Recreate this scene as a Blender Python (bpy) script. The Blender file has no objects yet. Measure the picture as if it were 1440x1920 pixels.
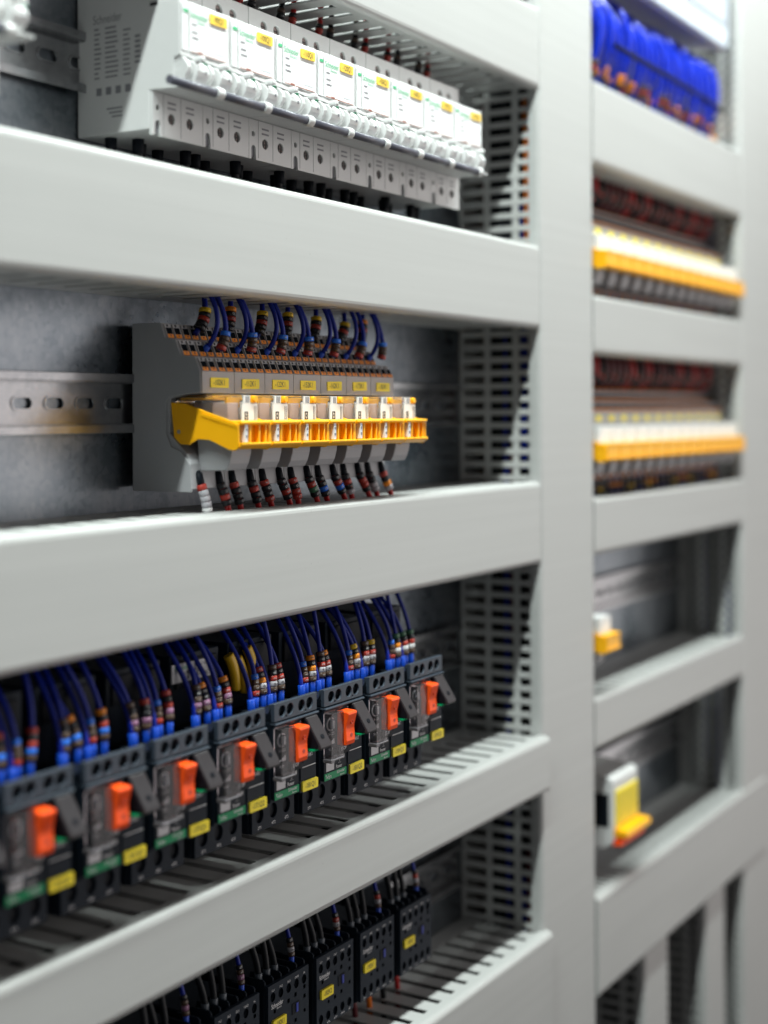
import bpy, bmesh, math, random
from mathutils import Vector, Matrix, Euler
from mathutils.geometry import tessellate_polygon
random.seed(7)
scene = bpy.context.scene
COL = scene.collection
R = math.radians

# ------------------------------------------------------------------ camera
cam_d = bpy.data.cameras.new('camera'); cam = bpy.data.objects.new('camera', cam_d); COL.objects.link(cam)
YAW = 0.5450320
cam.matrix_world = (Matrix.Translation((0, -0.53, 0)) @ Matrix.Rotation(YAW - math.pi/2, 4, 'Z')
                    @ Matrix.Rotation(math.pi/2, 4, 'X') @ Matrix.Rotation(-0.00424, 4, 'Z'))
cam_d.sensor_fit = 'HORIZONTAL'; cam_d.sensor_width = 24.0
cam_d.lens = 2726.2/1440*24
cam_d.shift_y = -(960-774.25)/1440
cam_d.clip_start = 0.05; cam_d.clip_end = 50
cam_d.dof.use_dof = True; cam_d.dof.focus_distance = 0.955; cam_d.dof.aperture_fstop = 2.8
scene.camera = cam

# ------------------------------------------------------------------ light
w = bpy.data.worlds.new('World'); scene.world = w; w.use_nodes = True
bg = w.node_tree.nodes['Background']; bg.inputs[0].default_value = (0.78, 0.9, 1.0, 1); bg.inputs[1].default_value = 0.022
def area(name, loc, target, sx, sy, power, color):
    d = bpy.data.lights.new(name, 'AREA'); d.shape = 'RECTANGLE'; d.size = sx; d.size_y = sy
    d.energy = power; d.color = color
    o = bpy.data.objects.new(name, d); COL.objects.link(o)
    o.location = loc
    o.rotation_euler = (Vector(target)-Vector(loc)).to_track_quat('-Z', 'Y').to_euler()
    return o
# the strip lamp along the top of the enclosure
area('strip_lamp', (0.66, -0.255, 0.92), (0.66, 0.0, 0.0), 2.5, 0.03, 37.5, (0.91, 1.0, 0.965))
# broad unseen fill lamp added for the bright room in front and right
area('right_fill_lamp', (2.5, -2.1, 0.0), (0.95, 0.0, -0.1), 4.2, 2.6, 39.0, (1.0, 0.935, 0.905))
# weak unseen fill lamp added to lift the left-facing sides
area('left_fill_lamp', (-1.4, -1.9, 0.3), (0.8, 0.0, 0.0), 2.0, 1.8, 3.0, (1.0, 0.96, 0.95))

scene.view_settings.view_transform = 'Standard'
try: scene.view_settings.look = 'None'
except Exception: pass
scene.view_settings.exposure = 0.32; scene.view_settings.gamma = 1.0
scene.render.resolution_x = 768; scene.render.resolution_y = 1024
try:
    scene.render.engine = 'CYCLES'
    scene.cycles.max_bounces = 8; scene.cycles.transparent_max_bounces = 12
except Exception: pass

# ------------------------------------------------------------------ materials
MATS = {}
def mat(name, col, rough=0.45, metal=0.0, var=0.06, bump=0.0, scale=60.0, spec=0.5, trans=0.0, coat=0.0, rvar=0.08):
    if name in MATS: return MATS[name]
    m = bpy.data.materials.new(name); m.use_nodes = True
    nt = m.node_tree; b = nt.nodes['Principled BSDF']
    tc = nt.nodes.new('ShaderNodeTexCoord'); no = nt.nodes.new('ShaderNodeTexNoise')
    no.inputs['Scale'].default_value = scale; no.inputs['Detail'].default_value = 6; no.inputs['Roughness'].default_value = 0.6
    nt.links.new(tc.outputs['Object'], no.inputs['Vector'])
    mx = nt.nodes.new('ShaderNodeMix'); mx.data_type = 'RGBA'
    c = Vector(col)
    mx.inputs[6].default_value = (*(c*(1-var)), 1); mx.inputs[7].default_value = (*(min(1, x*(1+var)) for x in c), 1)
    nt.links.new(no.outputs['Fac'], mx.inputs[0]); nt.links.new(mx.outputs[2], b.inputs['Base Color'])
    mr = nt.nodes.new('ShaderNodeMapRange'); mr.inputs[3].default_value = max(0.02, rough-rvar); mr.inputs[4].default_value = min(1, rough+rvar)
    nt.links.new(no.outputs['Fac'], mr.inputs[0]); nt.links.new(mr.outputs[0], b.inputs['Roughness'])
    b.inputs['Metallic'].default_value = metal; b.inputs['Specular IOR Level'].default_value = spec
    if trans: b.inputs['Transmission Weight'].default_value = trans; b.inputs['IOR'].default_value = 1.2
    if coat: b.inputs['Coat Weight'].default_value = coat
    if bump:
        n2 = nt.nodes.new('ShaderNodeTexNoise'); n2.inputs['Scale'].default_value = 2200; n2.inputs['Detail'].default_value = 2
        nt.links.new(tc.outputs['Object'], n2.inputs['Vector'])
        bp = nt.nodes.new('ShaderNodeBump'); bp.inputs['Strength'].default_value = bump; bp.inputs['Distance'].default_value = 0.0002
        nt.links.new(n2.outputs['Fac'], bp.inputs['Height']); nt.links.new(bp.outputs[0], b.inputs['Normal'])
    MATS[name] = m
    return m

def galvanised(name, lo, hi, r0, r1):
    m = bpy.data.materials.new(name); m.use_nodes = True; nt = m.node_tree; b = nt.nodes['Principled BSDF']
    tc = nt.nodes.new('ShaderNodeTexCoord')
    vo = nt.nodes.new('ShaderNodeTexVoronoi'); vo.inputs['Scale'].default_value = 260; nt.links.new(tc.outputs['Object'], vo.inputs['Vector'])
    no = nt.nodes.new('ShaderNodeTexNoise'); no.inputs['Scale'].default_value = 11; no.inputs['Detail'].default_value = 9; no.inputs['Roughness'].default_value = 0.62; nt.links.new(tc.outputs['Object'], no.inputs['Vector'])
    mp = nt.nodes.new('ShaderNodeMapping'); mp.inputs['Scale'].default_value = (900, 1, 30); nt.links.new(tc.outputs['Object'], mp.inputs['Vector'])
    n3 = nt.nodes.new('ShaderNodeTexNoise'); n3.inputs['Scale'].default_value = 1; n3.inputs['Detail'].default_value = 3; nt.links.new(mp.outputs[0], n3.inputs['Vector'])
    bw = nt.nodes.new('ShaderNodeRGBToBW'); nt.links.new(vo.outputs['Color'], bw.inputs[0])
    ad = nt.nodes.new('ShaderNodeMath'); ad.operation = 'MULTIPLY_ADD'; ad.inputs[1].default_value = 0.14; nt.links.new(bw.outputs[0], ad.inputs[0]); nt.links.new(no.outputs['Fac'], ad.inputs[2])
    a2 = nt.nodes.new('ShaderNodeMath'); a2.operation = 'MULTIPLY_ADD'; a2.inputs[1].default_value = 0.10; nt.links.new(n3.outputs['Fac'], a2.inputs[0]); nt.links.new(ad.outputs[0], a2.inputs[2])
    cr = nt.nodes.new('ShaderNodeValToRGB'); cr.color_ramp.elements[0].position = 0.38; cr.color_ramp.elements[0].color = (*lo, 1)
    cr.color_ramp.elements[1].position = 0.86; cr.color_ramp.elements[1].color = (*hi, 1)
    nt.links.new(a2.outputs[0], cr.inputs[0]); nt.links.new(cr.outputs[0], b.inputs['Base Color'])
    mr = nt.nodes.new('ShaderNodeMapRange'); mr.inputs[1].default_value = 0.35; mr.inputs[2].default_value = 0.85; mr.inputs[3].default_value = r0; mr.inputs[4].default_value = r1
    nt.links.new(a2.outputs[0], mr.inputs[0]); nt.links.new(mr.outputs[0], b.inputs['Roughness'])
    bp = nt.nodes.new('ShaderNodeBump'); bp.inputs['Strength'].default_value = 0.18; bp.inputs['Distance'].default_value = 0.0003
    nt.links.new(a2.outputs[0], bp.inputs['Height']); nt.links.new(bp.outputs[0], b.inputs['Normal'])
    b.inputs['Metallic'].default_value = 0.95
    return m

GALV = galvanised('galvanised_steel', (0.065, 0.09, 0.115), (0.33, 0.355, 0.385), 0.22, 0.40)
RAILM = galvanised('zinc_plated_rail', (0.22, 0.23, 0.25), (0.46, 0.46, 0.47), 0.16, 0.28)
DUCT = mat('grey_pvc', (0.445, 0.45, 0.44), 0.40, var=0.035, bump=0.25, scale=9, rvar=0.10)
def add_wear(m):
    nt = m.node_tree; b = nt.nodes['Principled BSDF']; src = b.inputs['Base Color'].links[0].from_socket
    tc = nt.nodes.new('ShaderNodeTexCoord'); mp = nt.nodes.new('ShaderNodeMapping'); mp.inputs['Scale'].default_value = (2.2, 60, 160); nt.links.new(tc.outputs['Object'], mp.inputs['Vector'])
    n1 = nt.nodes.new('ShaderNodeTexNoise'); n1.inputs['Scale'].default_value = 1.0; n1.inputs['Detail'].default_value = 5; nt.links.new(mp.outputs[0], n1.inputs['Vector'])
    r1 = nt.nodes.new('ShaderNodeMapRange'); r1.inputs[1].default_value = 0.35; r1.inputs[2].default_value = 0.65; r1.inputs[3].default_value = 0.965; r1.inputs[4].default_value = 1.015; nt.links.new(n1.outputs['Fac'], r1.inputs[0])
    n2 = nt.nodes.new('ShaderNodeTexNoise'); n2.inputs['Scale'].default_value = 420; n2.inputs['Detail'].default_value = 1; nt.links.new(tc.outputs['Object'], n2.inputs['Vector'])
    r2 = nt.nodes.new('ShaderNodeMapRange'); r2.inputs[1].default_value = 0.72; r2.inputs[2].default_value = 0.80; r2.inputs[3].default_value = 1.0; r2.inputs[4].default_value = 0.82; nt.links.new(n2.outputs['Fac'], r2.inputs[0])
    mu = nt.nodes.new('ShaderNodeMath'); mu.operation = 'MULTIPLY'; nt.links.new(r1.outputs[0], mu.inputs[0]); nt.links.new(r2.outputs[0], mu.inputs[1])
    vm = nt.nodes.new('ShaderNodeVectorMath'); vm.operation = 'SCALE'; nt.links.new(src, vm.inputs[0]); nt.links.new(mu.outputs[0], vm.inputs['Scale']); nt.links.new(vm.outputs[0], b.inputs['Base Color'])
add_wear(DUCT)
WHITE = mat('white_plastic', (0.62, 0.625, 0.62), 0.4, var=0.025, bump=0.08, scale=120)
LABELW = mat('white_insert', (0.76, 0.77, 0.77), 0.35, var=0.01)
RGREY = mat('relay_grey_plastic', (0.36, 0.362, 0.375), 0.5, var=0.06, bump=0.15)
RGREY2 = mat('relay_light_grey', (0.37, 0.352, 0.347), 0.5, var=0.05, bump=0.1)
AMBER = mat('amber_plastic', (0.97, 0.46, 0.006), 0.36, var=0.05, spec=0.3)
BLACKP = mat('black_plastic', (0.005, 0.007, 0.011), 0.5, var=0.15, bump=0.1, spec=0.12)
GVBODY = mat('charcoal_plastic', (0.010, 0.0155, 0.024), 0.5, var=0.12, bump=0.15, spec=0.12)
GVAUX = mat('slate_plastic', (0.036, 0.048, 0.066), 0.45, var=0.1, bump=0.2, spec=0.25)
FLAP = mat('flap_grey', (0.032, 0.028, 0.031), 0.40, var=0.15, bump=0.5, spec=0.25)
HANDLE = mat('orange_plastic', (0.93, 0.085, 0.008), 0.4, var=0.05, spec=0.25)
PUSH = mat('orange_push', (0.85, 0.27, 0.02), 0.4, var=0.1)
GREEN = mat('green_print', (0.0, 0.27, 0.10), 0.4, var=0.05, spec=0.2)
GREENL = mat('green_logo', (0.06, 0.45, 0.2), 0.5, var=0.05)
YELLOW = mat('yellow_label', (0.93, 0.74, 0.03), 0.45, var=0.04, spec=0.25)
YELLOW2 = mat('amber_label', (0.90, 0.60, 0.06), 0.4, var=0.04)
INK = mat('black_ink', (0.012, 0.012, 0.014), 0.5, var=0.1)
INKG = mat('grey_ink', (0.22, 0.22, 0.24), 0.5, var=0.1)
INKW = mat('white_ink', (0.80, 0.80, 0.81), 0.5, var=0.05)
INKD = mat('ring_ink', (0.42, 0.42, 0.43), 0.5)
INKR = mat('rust_ink', (0.30, 0.10, 0.07), 0.5)
STICK = mat('pale_sticker', (0.5, 0.5, 0.52), 0.4, var=0.1, scale=900)
ROD = mat('rod_grey', (0.085, 0.085, 0.11), 0.35, var=0.08)
BLUEW = mat('blue_wire', (0.0015, 0.014, 0.23), 0.4, var=0.1, spec=0.3)
FERR = mat('blue_ferrule', (0.004, 0.06, 0.48), 0.38, var=0.08)
BLACKW = mat('black_wire', (0.009, 0.011, 0.014), 0.42, var=0.2, spec=0.2)
REDW = mat('red_wire', (0.42, 0.012, 0.012), 0.35, var=0.1)
DREDW = mat('dark_red_wire', (0.10, 0.008, 0.012), 0.4, var=0.2)
ORANGEW = mat('orange_wire', (0.75, 0.17, 0.01), 0.35, var=0.1)
YELW = mat('yellow_wire', (0.62, 0.38, 0.005), 0.4, var=0.15)
GFERR = mat('grey_ferrule', (0.055, 0.07, 0.09), 0.4, var=0.1)
STEEL = mat('steel', (0.45, 0.45, 0.46), 0.3, 1.0, var=0.1)
BRONZE = mat('dull_screw', (0.20, 0.16, 0.15), 0.4, 0.7, var=0.15)
COPPER = mat('coil_copper', (0.22, 0.085, 0.06), 0.4, 0.2, var=0.2)
CLEAR = mat('clear_plastic', (0.93, 0.92, 0.92), 0.08, trans=0.95, var=0.01, rvar=0.03)
SMOKE = mat('smoked_clear', (0.66, 0.63, 0.65), 0.06, trans=0.98, var=0.05, rvar=0.03, spec=0.2)
VOID = mat('painted_hole_black', (0.004, 0.006, 0.009), 0.9, spec=0.05)  # near-black colour standing in for the shade inside holes
BLUEB = mat('bright_blue_wire', (0.001, 0.024, 0.50), 0.3, var=0.2)
BEIGE = mat('pale_housing', (0.60, 0.66, 0.75), 0.45, var=0.03)
RINGC = {0: mat('ring_black', (0.012, 0.013, 0.016), 0.38), 1: mat('ring_brown', (0.075, 0.045, 0.03), 0.38), 2: mat('ring_red', (0.38, 0.035, 0.022), 0.38),
         3: mat('ring_orange', (0.85, 0.26, 0.006), 0.38), 4: mat('ring_yellow', (0.80, 0.52, 0.01), 0.38), 5: mat('ring_green', (0.05, 0.16, 0.09), 0.38),
         6: mat('ring_blue', (0.02, 0.17, 0.75), 0.38), 7: mat('ring_violet', (0.28, 0.13, 0.23), 0.38), 8: mat('ring_grey', (0.40, 0.39, 0.42), 0.38), 9: mat('ring_white', (0.7, 0.7, 0.7), 0.38)}
CNAME = ['black', 'brown', 'red', 'orange', 'yellow', 'green', 'blue', 'violet', 'grey', 'white']

# ------------------------------------------------------------------ mesh helpers
class MB:
    def __init__(s): s.v = []; s.f = []; s.s = []
    def add(s, vs, fs, smooth=False):
        o = len(s.v); s.v += [tuple(v) for v in vs]
        for f in fs: s.f.append(tuple(i+o for i in f)); s.s.append(smooth)
        return s
    def box(s, x0, x1, y0, y1, z0, z1):
        return s.add([(x0,y0,z0),(x1,y0,z0),(x1,y1,z0),(x0,y1,z0),(x0,y0,z1),(x1,y0,z1),(x1,y1,z1),(x0,y1,z1)],
                     [(0,3,2,1),(4,5,6,7),(0,1,5,4),(1,2,6,5),(2,3,7,6),(3,0,4,7)])
    def prism(s, poly, x0, x1, smooth=False):            # (y,z) outline swept along x
        n = len(poly)
        vs = [(x0,y,z) for y,z in poly]+[(x1,y,z) for y,z in poly]
        s.add(vs, [(i,(i+1)%n,n+(i+1)%n,n+i) for i in range(n)], smooth)
        tri = tessellate_polygon([[Vector((y,z,0)) for y,z in poly]])
        o = len(s.v)-2*n
        for t in tri:
            s.f.append(tuple(o+i for i in t)); s.s.append(False)
            s.f.append(tuple(o+n+i for i in reversed(t))); s.s.append(False)
        return s
    def plate(s, outer, holes, y0, y1, back=True):       # (x,z) outline with holes, front y0, back y1
        loops = [outer]+holes
        flat = [p for l in loops for p in l]; n = len(flat)
        o = len(s.v)
        s.v += [(x,y0,z) for x,z in flat]+[(x,y1,z) for x,z in flat]
        for t in tessellate_polygon([[Vector((x,z,0)) for x,z in l] for l in loops]):
            s.f.append(tuple(o+i for i in t)); s.s.append(False)
            if back: s.f.append(tuple(o+n+i for i in reversed(t))); s.s.append(False)
        k = 0
        for li, l in enumerate(loops):
            m = len(l)
            for i in range(m):
                a, b = o+k+i, o+k+(i+1)%m
                s.f.append((a, b, b+n, a+n)); s.s.append(li > 0)
            k += m
        return s
    def cyl(s, p0, p1, r0, r1=None, n=14, cap=True):
        r1 = r0 if r1 is None else r1
        p0, p1 = Vector(p0), Vector(p1); d = (p1-p0).normalized()
        a = d.orthogonal().normalized(); b = d.cross(a)
        vs = []
        for p, r in ((p0, r0), (p1, r1)):
            for i in range(n):
                t = 2*math.pi*i/n; vs.append(p+a*(math.cos(t)*r)+b*(math.sin(t)*r))
        s.add(vs, [(i,(i+1)%n,n+(i+1)%n,n+i) for i in range(n)], True)
        if cap:
            o = len(s.v)-2*n
            s.f.append(tuple(o+i for i in reversed(range(n)))); s.s.append(False)
            s.f.append(tuple(o+n+i for i in range(n))); s.s.append(False)
        return s
    def tube(s, pts, r, n=10):
        pts = [Vector(p) for p in pts]; m = len(pts); vs = []
        d = (pts[1]-pts[0]).normalized(); a = d.orthogonal().normalized()
        for i, p in enumerate(pts):
            dd = (pts[min(i+1, m-1)]-pts[max(i-1, 0)]).normalized()
            a = (a-dd*a.dot(dd)).normalized(); b = dd.cross(a)
            for k in range(n):
                t = 2*math.pi*k/n; vs.append(p+a*(math.cos(t)*r)+b*(math.sin(t)*r))
        fs = [(i*n+k, i*n+(k+1)%n, (i+1)*n+(k+1)%n, (i+1)*n+k) for i in range(m-1) for k in range(n)]
        s.add(vs, fs, True)
        o = len(s.v)-m*n
        s.f.append(tuple(o+i for i in reversed(range(n)))); s.s.append(False)
        s.f.append(tuple(o+(m-1)*n+i for i in range(n))); s.s.append(False)
        return s
    def mesh(s, name, material, bevel=0, seg=2):
        me = bpy.data.meshes.new(name); me.from_pydata(s.v, [], s.f)
        me.polygons.foreach_set('use_smooth', s.s)
        bm = bmesh.new(); bm.from_mesh(me)
        bmesh.ops.recalc_face_normals(bm, faces=bm.faces)
        if bevel:
            es = [e for e in bm.edges if len(e.link_faces) == 2 and e.calc_face_angle(0) > 0.6]
            bmesh.ops.bevel(bm, geom=es, offset=bevel, segments=seg, profile=0.5, affect='EDGES', clamp_overlap=True)
        bm.to_mesh(me); bm.free()
        me.materials.append(material)
        return me
    def build(s, name, material, parent=None, bevel=0, seg=2, loc=None):
        return obj(name, s.mesh(name, material, bevel, seg), parent, loc)

def obj(name, me, parent=None, loc=None):
    o = bpy.data.objects.new(name, me); COL.objects.link(o)
    if parent is not None: o.parent = parent
    if loc is not None: o.location = loc
    return o
def tag(o, label, cat, group=None):
    o['label'] = label; o['category'] = cat
    if group: o['group'] = group
    return o
def thing(name, label, cat, loc=(0,0,0), group=None):
    o = bpy.data.objects.new(name, None); COL.objects.link(o); o.empty_display_size = 0.01
    o.location = loc; return tag(o, label, cat, group)
def copy_tree(o, parent=None):
    c = o.copy(); COL.objects.link(c); c.parent = parent
    for ch in o.children: copy_tree(ch, c)
    return c
def circ(cx, cz, r, n=14, rz=None):
    rz = r if rz is None else rz
    return [(cx+r*math.cos(2*math.pi*i/n), cz+rz*math.sin(2*math.pi*i/n)) for i in range(n)]
def rrect(x0, x1, z0, z1, r, n=4):
    out = []
    for cx, cz, a0 in ((x1-r, z1-r, 0), (x0+r, z1-r, 90), (x0+r, z0+r, 180), (x1-r, z0+r, 270)):
        for i in range(n+1):
            t = R(a0+90*i/n); out.append((cx+r*math.cos(t), cz+r*math.sin(t)))
    return out
TXT = {}
def text(s, size, material, parent, loc, rot=(math.pi/2, 0, 0), sx=1.0, align='CENTER', name='lettering'):
    key = (s, material.name, align)
    if key not in TXT:
        cu = bpy.data.curves.new('lettering', 'FONT'); cu.body = s; cu.size = 1.0; cu.align_x = align; cu.align_y = 'CENTER'; cu.resolution_u = 3
        t = bpy.data.objects.new('lettering_source', cu)
        me = bpy.data.meshes.new_from_object(t); me.materials.clear(); me.materials.append(material)
        bpy.data.objects.remove(t); bpy.data.curves.remove(cu); TXT[key] = me
    o = obj(name, TXT[key], parent, loc); o.rotation_euler = rot; o.scale = (size*sx, size, size)
    return o
CACHE = {}
def cached(key, fn):
    if key not in CACHE: CACHE[key] = fn()
    return CACHE[key]
def bez(p0, p1, p2, p3, n=14):
    p0, p1, p2, p3 = map(Vector, (p0, p1, p2, p3)); out = []
    for i in range(n+1):
        t = i/n; u = 1-t
        out.append(p0*u**3+p1*3*u*u*t+p2*3*u*t*t+p3*t**3)
    return out
ORD = ['first', 'second', 'third', 'fourth', 'fifth', 'sixth', 'seventh', 'eighth', 'ninth', 'tenth', 'eleventh', 'twelfth', 'thirteenth', 'fourteenth']

# ------------------------------------------------------------------ setting: mounting plate
pl = MB().box(0.15, 2.1, 0.08, 0.083, -1.1, 0.62).build('mounting_plate', GALV); pl['kind'] = 'structure'
tag(pl, 'galvanised steel mounting plate behind all the devices', 'plate')

# ------------------------------------------------------------------ wiring ducts
PITCH = 0.0215
def u_profile(z0, z1, y0=0.0, lip=0.0105, t=0.0014, r=0.0046):
    def arc(cy, cz, rr, a0, a1, n=4): return [(cy+rr*math.cos(R(a0+(a1-a0)*i/n)), cz+rr*math.sin(R(a0+(a1-a0)*i/n))) for i in range(n+1)]
    outer = [(y0+lip, z1)]+arc(y0+r, z1-r, r, 90, 180)+arc(y0+r, z0+r, r, 180, 270)+[(y0+lip, z0)]
    inner = [(y0+lip, z0+t), (y0+t, z0+t), (y0+t, z1-t), (y0+lip, z1-t)]
    return outer+inner
def finger_mesh(w, y0, y1, key):
    def mk():
        c = 0.002
        m = MB(); h = w/2
        poly = [(-h, y1), (-h, y0+c), (-h+c, y0), (h-c, y0), (h, y0+c), (h, y1)]
        n = len(poly)
        vs = [(x, y, 0) for x, y in poly]+[(x, y, 0.0013) for x, y in poly]
        m.add(vs, [tuple(range(n)), tuple(range(2*n-1, n-1, -1))]+[(i, (i+1) % n, n+(i+1) % n, n+i) for i in range(n)])
        return m.mesh('finger', DUCT, 0.0003, 1)
    return cached(('finger', key), mk)
def hduct(label, x0, x1, z0, z1, y=0.0, top=True, bot=True, single=True, pitch=PITCH, phase=0.0):
    t = thing('wiring_duct', label, 'wire duct', (x0, y, z0), 'horizontal wiring ducts')
    L = x1-x0; H = z1-z0
    MB().prism(u_profile(0, H), 0, L).build('cover', DUCT, t)
    c = MB()
    c.box(0.001, L-0.001, 0.0775-y, 0.079-y, 0.0016, H-0.0016)
    c.box(0.001, L-0.001, 0.062-y, 0.0773-y, 0.0016, 0.0029)
    c.box(0.001, L-0.001, 0.062-y, 0.0773-y, H-0.0029, H-0.0016)
    c.build('channel', DUCT, t)
    fw = pitch-(0.0066 if pitch > 0.02 else 0.0045)
    me = finger_mesh(fw, 0.0045, 0.0625-y, (round(pitch, 4), round(y, 4)))
    joined = MB()
    for zz, on in ((H-0.0029, top), (0.0016, bot)):
        if not on: continue
        x = phase+pitch/2
        while x < L-0.004:
            if single: obj('finger', me, t, (x, 0, zz))
            else: joined.box(x-fw/2, x+fw/2, 0.0045, 0.0619-y, zz, zz+0.0013)
            x += pitch
    if joined.v:
        j = joined.build('slotted_wall', DUCT, t); j['kind'] = 'stuff'
    return t
XL, XP0, XP1, XQ0, XQ1 = 0.36, 1.1325, 1.2485, 1.692, 1.87
hduct('top grey wiring duct above the row of white breakers', XL, XP0-0.0006, 0.2765, 0.346, top=False)
hduct('grey wiring duct between the white breakers and the relay row', XL, XP0-0.0006, 0.0715, 0.1425)
hduct('grey wiring duct between the relay row and the orange-handled breakers', XL, XP0-0.0006, -0.1295, -0.0592)
hduct('narrow grey wiring duct between the orange-handled breakers and the black contactors', XL, XP0-0.0006, -0.3230, -0.2760, y=-0.008)
hduct('lowest left grey wiring duct below the black contactors', XL, XP0+0.006, -0.535, -0.4445, y=-0.0065, bot=False)
hduct('right grey wiring duct under the bundle of blue wires', XP1+0.0006, XQ0-0.0006, 0.2305, 0.3075, single=False)
hduct('right grey wiring duct between the two far rows of amber relays', XP1+0.0006, XQ0-0.0006, 0.054, 0.1085, single=False)
hduct('right grey wiring duct under the lower far row of amber relays', XP1+0.0006, XQ0-0.0006, -0.1325, -0.0795, single=False)
hduct('right grey wiring duct above the lone white and yellow module', XP1+0.0006, XQ0-0.0006, -0.3135, -0.2645, single=False)
r5 = hduct('deep right wiring duct under the white and yellow module, over the vertical legs', 1.2492, 1.775, -0.5415, -0.4490, y=-0.0018, bot=False, pitch=0.0125)
MB().prism([(0.0015, 0.0017), (0.0015, 0.0905), (0.070, 0.0905), (0.070, 0.0017)], 0.0004, 0.0014).build('end_cap', DUCT, r5)

def vduct(label, x0, x1, z0, z1, y=0.0, left_single=True):
    t = thing('wiring_duct', label, 'wire duct', (x0, y, z0), 'vertical wiring ducts')
    L = x1-x0; H = z1-z0
    # cover: profile in x-y swept along z
    p = u_profile(0, L)            # (y,x) pairs
    m = MB(); n = len(p)
    vs = [(b, a, 0) for a, b in p]+[(b, a, H) for a, b in p]
    m.add(vs, [(i, (i+1) % n, n+(i+1) % n, n+i) for i in range(n)])
    o_ = [Vector((b, a, 0)) for a, b in p]
    for tr in tessellate_polygon([o_]): m.f.append(tuple(tr)); m.s.append(False); m.f.append(tuple(n+i for i in reversed(tr))); m.s.append(False)
    m.build('cover', DUCT, t)
    MB().box(0.001, L-0.001, 0.0775-y, 0.079-y, 0, H).box(L-0.003, L-0.0016, 0.005, 0.0774-y, 0, H).build('channel', DUCT, t)
    ribs = [(0.0048, 0.0097), (0.0214, 0.0275), (0.0492, 0.0549), (0.0755, 0.0774)]
    for a, b in ribs: MB().box(0.0020, 0.0033, a, b-y if b > 0.07 else b, 0, H).build('rib', DUCT, t)
    pz = 0.01135
    me = cached(('bar', round(y, 4)), lambda: MB().box(0.0016, 0.0029, 0.0045, 0.0770-y, -0.0025, 0.0025).mesh('finger', DUCT, 0.0003, 1))
    k = 0; z = pz/2
    jm = MB()
    while z < H:
        if left_single: obj('finger', me, t, (0, 0, z))
        else: jm.box(0.0016, 0.0029, 0.0045, 0.0770-y, z-0.0025, z+0.0025)
        z += pz
    if jm.v: j = jm.build('slotted_wall', DUCT, t); j['kind'] = 'stuff'
    return t
vduct('wide vertical wiring duct standing between the left and right columns', XP0, XP1, -0.80, 0.62)
vduct('vertical wiring duct at the right edge of the picture', XQ0, XQ1, -0.98, 0.62, left_single=True)
vduct('left one of the two short vertical duct legs at bottom right', 1.381, 1.449, -0.98, -0.538, y=0.004, left_single=False)
vduct('right one of the two short vertical duct legs at bottom right', 1.568, 1.634, -0.98, -0.538, y=0.004, left_single=False)

def bundle(label, a, b, spread, n, r=0.0038):  # black cables added to darken the duct slots and the gaps between legs
    a, b = Vector(a), Vector(b)
    t = thing('added_cable_bundle', label, 'cables', a, 'black cables added in and between the ducts')
    for k in range(n):
        o1 = Vector([random.uniform(-q, q) for q in spread]); o2 = Vector([random.uniform(-q, q) for q in spread])
        o3 = Vector([random.uniform(-q, q) for q in spread]); o4 = Vector([random.uniform(-q, q) for q in spread]); d = b-a
        MB().tube(bez(o1, d*0.33+o2, d*0.66+o3, d+o4, 12), r, 7).build('cable', BLACKW, t)
    return t
for nm, xa, xb, zc, hz in (('top left', XL, XP0-0.01, 0.312, 0.022), ('upper left', XL, XP0-0.01, 0.107, 0.022), ('middle left', XL, XP0-0.01, -0.095, 0.022), ('narrow left', XL, XP0-0.01, -0.304, 0.012), ('lowest left', XL, XP0-0.01, -0.490, 0.03), ('lowest right', 1.30, 1.765, -0.490, 0.03)):
    bundle('black cables added inside the %s horizontal duct to darken its slots' % nm, (xa, 0.042, zc), (xb, 0.042, zc), (0, 0.024, hz), 16)
bundle('black cables added inside the middle vertical duct to darken its slots', (1.152, 0.042, -0.79), (1.152, 0.042, 0.41), (0.010, 0.028, 0), 26)
bundle('black cables added inside the right edge duct to darken its slots', (1.712, 0.042, -0.97), (1.712, 0.042, 0.45), (0.010, 0.028, 0), 26)
for nm, xx in (('left of the left duct leg', 1.315), ('between the two duct legs', 1.508), ('right of the right duct leg', 1.662)):
    bundle('added black cables darkening the gap %s at bottom right' % nm, (xx, 0.058, -0.97), (xx, 0.058, -0.50), (0.055 if xx < 1.6 else 0.022, 0.012, 0), 16 if xx < 1.6 else 8, 0.0045)
bundle('black cables added to darken the left duct leg', (1.398, 0.042, -0.97), (1.398, 0.042, -0.54), (0.008, 0.028, 0), 16)
bundle('black cables added to darken the right duct leg', (1.585, 0.042, -0.97), (1.585, 0.042, -0.54), (0.008, 0.028, 0), 16)

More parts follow.
